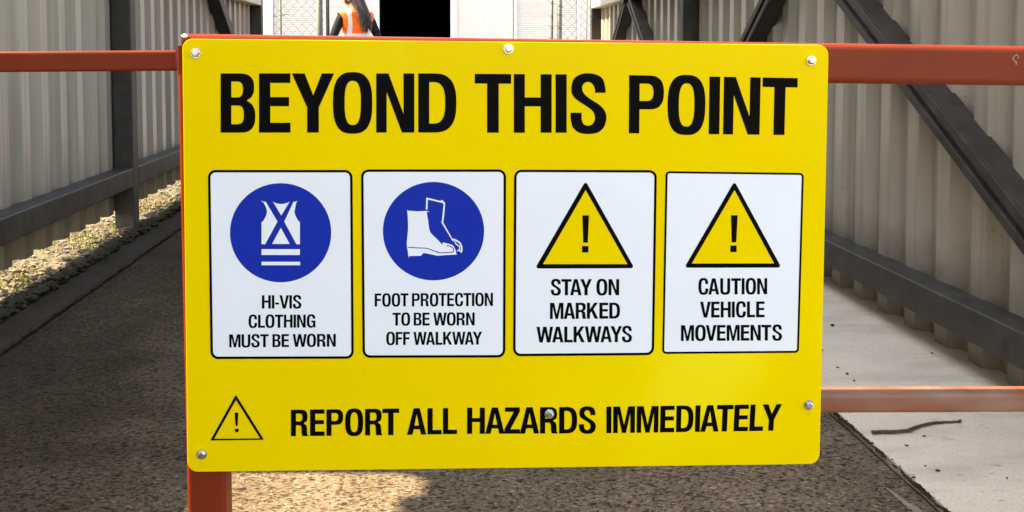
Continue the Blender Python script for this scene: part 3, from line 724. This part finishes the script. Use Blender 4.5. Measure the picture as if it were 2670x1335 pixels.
# ------------------------------------------------------------------ chain link at the end of the passage
def mesh_panel(x0, x1, z0, z1, y, d=.09, r=.0023):
    mb = MB(); n = int((x1-x0)/d*2)+1; rows = int((z1-z0)/(d/2))
    for i in range(-1, n+1):
        pts = []
        for k in range(rows+1):
            x = x0+i*d/2+(d/2 if ((k+i) % 2) else 0)
            x = min(max(x+random.uniform(-.004, .004), x0), x1)
            pts.append((x, y+(.003 if (k % 2) else -.003), z0+k*d/2+random.uniform(-.003, .003)))
        if max(p[0] for p in pts)-min(p[0] for p in pts) < .01: continue
        mb.tube(pts, r, 4)
    return mb
def clips(post, x, y, r, z0, z1, step, side):
    for k in range(int((z1-z0)/step)):
        z = z0+k*step+random.uniform(-.02, .02); mb = MB()
        mb.tube([(x+side*(r+.03), y-.004, z+.022), (x+side*r*.8, y-r-.003, z+.010), (x-side*r*.3, y-r-.006, z-.004), (x-side*(r+.003), y-r*.2, z-.012)], .0028, 5)
        build('tie_wire', mb, 'wire', post)
def fence_part(label, x0, x1, posts):
    f = thing('chain_link_fence', ((x0+x1)/2, 11, 0), label, 'fence', 'chain link fences at the far end of the passage')
    build('wire_mesh', mesh_panel(x0, x1, .03, 1.95, 11), 'wire', f)
    for x, r, m_, ty in posts:
        mb = MB(); mb.tube([(x, 11-r-.006 if ty < 2 else 11.02, -.03), (x, 11-r-.006 if ty < 2 else 11.02, 2.0)], r, 14); p = build('post', mb, m_, f)
        if ty == 1: clips(p, x, 11-r-.006, r, .3, 1.9, .115, -1 if x > 0 else 1)
    return f
fl = fence_part('rusty chain link fence beyond the left corrugated fence, with a thin stake behind the mesh', -1.705, -1.085, ((-1.121, .033, 'galv_light', 0), (-1.04, .018, 'steel', 0), (-1.515, .011, 'galv_light', 2)))
mb = MB(); mb.tube([(-1.70, 10.99, 1.306), (-1.60, 10.985, 1.318), (-1.505, 10.985, 1.335), (-1.425, 10.99, 1.345), (-1.43, 10.985, 1.33)], .003, 5)
build('tie_wire', mb, 'wire', fl)
fence_part('rusty chain link fence beyond the right corrugated fence, its twin posts wound with tie wires', 1.31, 1.72, ((1.232, .016, 'galv_light', 1), (1.311, .026, 'galv_light', 1), (1.60, .006, 'galv_light', 2)))

# ------------------------------------------------------------------ the white warehouse
WY = 26.0
wh = thing('warehouse', (0, WY, -.03), 'white industrial warehouse with roller shutters and a dark open doorway across the yard', 'building')
mb = MB(); mb.box((-14, WY+.04, -.03), (-3.98, WY+.3, 6.4)); mb.box((1.999, WY+.05, 3.6), (3.55, WY+.3, 6.4)); mb.box((3.55, WY+.04, -.03), (14, WY+.3, 6.4))
mb.box((-3.98, WY+.05, 3.6), (.60, WY+.3, 6.4)); mb.box((-14, WY+.302, -.03), (-13.7, WY+12, 6.4)); mb.box((13.7, WY+.302, -.03), (14, WY+12, 6.4)); mb.box((-13.698, WY+11.7, -.03), (13.698, WY+12, 6.4))
build('wall', mb, 'wall_white', wh)
mb = MB(); mb.box((-14.1, WY-.1, 6.402), (14.1, WY+12.1, 6.6)); build('roof', mb, 'roof_lit_rail', wh)
def slats(x0, x1, z0, z1, y):
    mb = MB(); p = .052; prof = []
    z = z0
    while z < z1:
        prof += [(y, z), (y-.010, z+.006), (y-.016, z+.022), (y-.012, z+.040), (y, z+.047)]; z += p
    n = len(prof); vs = [(x0, a, b) for a, b in prof]+[(x1, a, b) for a, b in prof]
    mb.add(vs, [(i, n+i, n+i+1, i+1) for i in range(n-1)]); return mb
for x0, x1 in ((-3.75, -1.42), (2.08, 3.53)):
    build('roller_shutter', slats(x0, x1, -.03, 3.55, WY+.10), 'wall_white', wh)
for x0, x1, dy in ((-3.98, -3.76, -.02), (-1.41, -1.246, -.03), (.469, .60, -.03), (2.0, 2.07, -.01), (3.54, 3.60, -.01)):
    mb = MB(); mb.box((x0, WY+dy, -.03), (x1, WY+.28, 3.598)); build('frame', mb, 'jamb', wh)
mb = MB(); pts = []; x = .602
while x < 1.99: pts += [(x, 0), (x+.050, 0), (x+.056, .008), (x+.064, .008), (x+.070, 0)]; x += .082
pts = [p for p in pts if p[0] < 1.998]; n = len(pts)
mb.add([(a, WY+.06+b, -.03) for a, b in pts]+[(a, WY+.06+b, 6.398) for a, b in pts], [(i, i+1, n+i+1, n+i) for i in range(n-1)]); build('cladding', mb, 'wall_white', wh)
mb = MB(); x0, x1, y0, y1, z0, z1 = -1.30, .52, WY+.29, WY+8, -.028, 3.59
mb.add([(x0,y0,z0),(x1,y0,z0),(x1,y1,z0),(x0,y1,z0),(x0,y0,z1),(x1,y0,z1),(x1,y1,z1),(x0,y1,z1)], [(0,1,2,3),(4,7,6,5),(1,5,6,2),(2,6,7,3),(3,7,4,0)])
build('doorway', mb, 'interior', wh)
bpy.data.objects['ground'].location.z -= .004

# ------------------------------------------------------------------ the woman in the vest
PL, PROT = Vector((-.835, 12.0, -.034)), R(24)
person = thing('person', PL, 'woman in an orange hi-vis vest and dark sleeves with long dark hair, seen from behind', 'person')
person.rotation_euler.z = PROT
V, E, RD = [], [], []
def node(p, r, par=None):
    V.append(p); RD.append(r if isinstance(r, tuple) else (r, r))
    if par is not None: E.append((par, len(V)-1))
    return len(V)-1
pel = node((0, 0, .95), (.150, .115)); b1 = node((0, 0, 1.08), (.128, .10), pel); b2 = node((0, -.005, 1.22), (.140, .105), b1)
b3 = node((0, -.005, 1.345), (.150, .10), b2); nb = node((0, -.01, 1.43), (.07, .065), b3); nk = node((-.012, .005, 1.50), .052, nb); hd = node((-.02, .02, 1.57), .06, nk)
for sx in (-1, 1):
    hip = node((sx*.085, 0, .87), .095, pel); kn = node((sx*.10, .02, .49), .058, hip); cf = node((sx*.10, -.005, .33), .055, kn); an = node((sx*.10, -.02, .09), .038, cf)
    to = node((sx*.105, .06, .045), .040, an); node((sx*.115, .15, .035), .032, to)
    sh = node((sx*.165, -.005, 1.385), .062, b3)
    if sx < 0: el, wr, hn = (-.295, -.06, 1.13), (-.23, .10, .97), (-.20, .17, .955)
    else: el, wr, hn = (.265, -.05, 1.12), (.265, .10, .94), (.255, .17, .90)
    m_ = node(tuple((Vector(V[sh])*.5+Vector(el)*.5)), .053, sh); e_ = node(el, .046, m_); w_ = node(wr, .028, e_); h_ = node(hn, (.036, .022), w_)
    d = (Vector(hn)-Vector(wr)).normalized(); s_ = d.cross(Vector((0, 0, 1))).normalized()
    for k in range(4):
        q = Vector(hn)+d*.03+s_*(.019*(k-1.5)); f1 = node(tuple(q), .0095, h_); f2 = node(tuple(q+d*.032+Vector((0,0,-.012))), .0085, f1); node(tuple(q+d*(.046+.006*(k in (1,2)))+Vector((0,0,-.036))), .0075, f2)
    q = Vector(hn)-d*.02-s_*sx*.035; f1 = node(tuple(q), .011, h_); node(tuple(q+d*.03-s_*sx*.012), .009, f1)
me = bpy.data.meshes.new('tmp'); me.from_pydata(V, E, []); to = bpy.data.objects.new('tmp', me); COL.objects.link(to)
sk = to.modifiers.new('skin', 'SKIN'); sk.use_smooth_shade = True
for v, r in zip(me.skin_vertices[0].data, RD): v.radius = r
me.skin_vertices[0].data[0].use_root = True
ss = to.modifiers.new('sub', 'SUBSURF'); ss.levels = 2; ss.render_levels = 2
dg = bpy.context.evaluated_depsgraph_get(); bm = bmesh.new(); bm.from_mesh(to.evaluated_get(dg).to_mesh())
bpy.data.objects.remove(to)
# head: a shaped ball turned to the left, joined to the body by remeshing
HC, HY = Vector((-.03, .035, 1.615)), R(52)
def head_pt(u, v):
    x, y, z = cos(u)*sin(v), sin(u)*sin(v), cos(v)
    px, py, pz = x*.073, y*.092, z*.118
    if pz < 0: k = 1-.30*(-pz/.118)**1.4; px *= k; py = py*k+.022*(-pz/.118)
    f = max(0, y)
    py += f**6*(.010*math.exp(-((pz+.06)/.03)**2)*max(0, 1-abs(px)/.03)+.006*math.exp(-((pz-.03)/.02)**2)-.006*math.exp(-((pz-.005)/.014)**2)*(abs(px) > .015))
    return Vector((px, py, pz))
rot = Matrix.Rotation(HY, 3, 'Z'); NU, NV = 28, 20; hv = []
for j in range(1, NV):
    for i in range(NU): hv.append(bm.verts.new(HC+rot @ head_pt(2*pi*i/NU, pi*j/NV)))
t0 = bm.verts.new(HC+rot @ head_pt(0, 0)); t1 = bm.verts.new(HC+rot @ head_pt(0, pi))
for j in range(NV-2):
    for i in range(NU): bm.faces.new((hv[j*NU+i], hv[(j+1)*NU+i], hv[(j+1)*NU+(i+1) % NU], hv[j*NU+(i+1) % NU]))
for i in range(NU): bm.faces.new((t0, hv[i], hv[(i+1) % NU])); bm.faces.new((t1, hv[(NV-2)*NU+(i+1) % NU], hv[(NV-2)*NU+i]))
def lump(c, r):
    g = bmesh.ops.create_icosphere(bm, subdivisions=2, radius=1)
    for v in g['verts']: v.co = HC+rot @ (Vector(c)+Vector((v.co.x*r[0], v.co.y*r[1], v.co.z*r[2])))
lump((0, .100, -.012), (.011, .016, .024)); lump((0, .108, -.026), (.014, .012, .010))
lump((.073, .0, -.01), (.010, .018, .030)); lump((-.073, .0, -.01), (.010, .018, .030)); lump((0, .100, -.058), (.024, .012, .009))
bm.to_mesh(me := bpy.data.meshes.new('body')); bm.free()
to = bpy.data.objects.new('tmp', me); COL.objects.link(to)
rm = to.modifiers.new('r', 'REMESH'); rm.mode = 'VOXEL'; rm.voxel_size = .0075; rm.use_smooth_shade = True
sm = to.modifiers.new('s', 'SMOOTH'); sm.iterations = 3; sm.factor = .5
dg = bpy.context.evaluated_depsgraph_get(); bme = bpy.data.meshes.new_from_object(to.evaluated_get(dg)); bpy.data.objects.remove(to)
bme.materials.clear()
for k in ('shirt', 'trousers', 'skin', 'shoe'): bme.materials.append(M[k])
armh = [Vector((-.20, .17, .955)), Vector((.255, .17, .90))]
for p in bme.polygons:
    c = p.center; p.use_smooth = True
    hand = any((c-h).length < .115 and c.y > .105 for h in armh)
    if hand or (c.z > 1.468 and abs(c.x) < .13): p.material_index = 2
    elif c.z < .10: p.material_index = 3
    elif c.z < .94 and abs(c.x) < .24 and c.y < .12: p.material_index = 1
bme.name = 'body'; body = bpy.data.objects.new('body', bme); COL.objects.link(body); body.parent = person
# vest: the torso surface pushed out, with arm holes
bm = bmesh.new(); bm.from_mesh(bme); bm.normal_update()
kill = []
for f in bm.faces:
    c = f.calc_center_median(); ok = .80 < c.z < 1.462
    lim = .185 if c.z < 1.16 else (.150+.045*max(0, (c.z-1.30)/.12) if c.z > 1.30 else .150+.035*(1.30-c.z)/.14)
    if abs(c.x) > lim: ok = False
    if c.z > 1.40 and c.xy.length < .062: ok = False
    if c.y > .13: ok = False
    if c.y > .0 and c.z > 1.22 and abs(c.x) < (c.z-1.22)*.30: ok = False
    if not ok: kill.append(f)
bmesh.ops.delete(bm, geom=kill, context='FACES')
loops = sorted((set(), ) , key=len)
for v in bm.verts: v.co += v.normal*(.014+.006*sin(v.co.z*31+v.co.x*17)+.010*max(0, (1.2-v.co.z)))
for i in range(6): bmesh.ops.smooth_vert(bm, verts=bm.verts, factor=.5, use_axis_x=True, use_axis_y=True, use_axis_z=True)
vme = bpy.data.meshes.new('vest'); bm.to_mesh(vme); bm.free(); vme.materials.append(M['vest'])
vest = bpy.data.objects.new('vest', vme); COL.objects.link(vest); vest.parent = person
so_ = vest.modifiers.new('t', 'SOLIDIFY'); so_.thickness = .004; so_.offset = 1
# hair: a cap over the skull and long locks down the back
def local(name, mb, m):
    me = bpy.data.meshes.new(name); me.from_pydata(mb.v, [], mb.f); me.update(); me.polygons.foreach_set('use_smooth', mb.sm); me.materials.append(M[m])
    o = bpy.data.objects.new(name, me); COL.objects.link(o); o.parent = person; return o
mb = MB(); vs = []; fs = []; nu, nv = 30, 14
for j in range(nv+1):
    for i in range(nu+1):
        u = pi/2+R(48)+(2*pi-R(96))*i/nu; v = .02+(pi*.72)*j/nv
        vs.append(HC+rot @ (head_pt(u, v)*(1.10+.02*sin(u*13))))
for j in range(nv):
    for i in range(nu): a = j*(nu+1)+i; fs.append((a, a+nu+1, a+nu+2, a+1))
mb.add(vs, fs, True)
hair = local('hair', mb, 'hair')
rnd = random.Random(4); mb = MB(); ml = MB()
for k in range(90):
    u = pi/2+R(70)+(2*pi-R(140))*rnd.random(); st = HC+rot @ (head_pt(u, pi*rnd.uniform(.3, .6))*1.06)
    tz = rnd.uniform(1.20, 1.36); loose = k > 74
    if loose: tz = rnd.uniform(1.25, 1.42)
    tx = .085+rnd.gauss(0, .030)+(.055*rnd.choice((-1.4, 1)) if loose else 0); ty = -.148+rnd.uniform(-.02, .012)
    if tz > 1.3: tx *= .8
    m1 = Vector((st.x*.55+tx*.45+rnd.gauss(0, .006), min(st.y, -.02)*.5-.075, (st.z+1.46)/2)); m2 = Vector((tx*.85+rnd.gauss(0, .008)+.01, -.128+rnd.uniform(-.02, .01), tz*.5+.72)); tip = Vector((tx, ty, tz))
    P = [st, m1, m2, tip]; pts = []
    for q in range(11):
        t = q/10; a = [(1-t)**3, 3*t*(1-t)**2, 3*t*t*(1-t), t**3]; pts.append(sum((P[i]*a[i] for i in range(4)), Vector()))
    r0 = rnd.uniform(.003, .005) if loose else rnd.uniform(.010, .016)
    (ml if loose or k % 9 == 0 else mb).tube(pts, [r0*(.7+.5*sin(pi*min(1, q/10*1.1)))*(1 if q < 8 else (1.15-(q-7)*.33)) for q in range(11)], 6)
o = local('lock', mb, 'hair'); o.parent = hair; o = local('lock', ml, 'hair_light'); o.parent = hair
for sx in (-1, 1):
    mb = MB(); c = HC+rot @ Vector((sx*.031, .088, .006)); mb.add([c+Vector((a, b, d))*.011 for a, b, d in ((1,0,0),(0,1,0),(-1,0,0),(0,-1,0),(0,0,.7),(0,0,-.7))], [(0,1,4),(1,2,4),(2,3,4),(3,0,4),(1,0,5),(2,1,5),(3,2,5),(0,3,5)], True)
    local('eye', mb, 'eye')
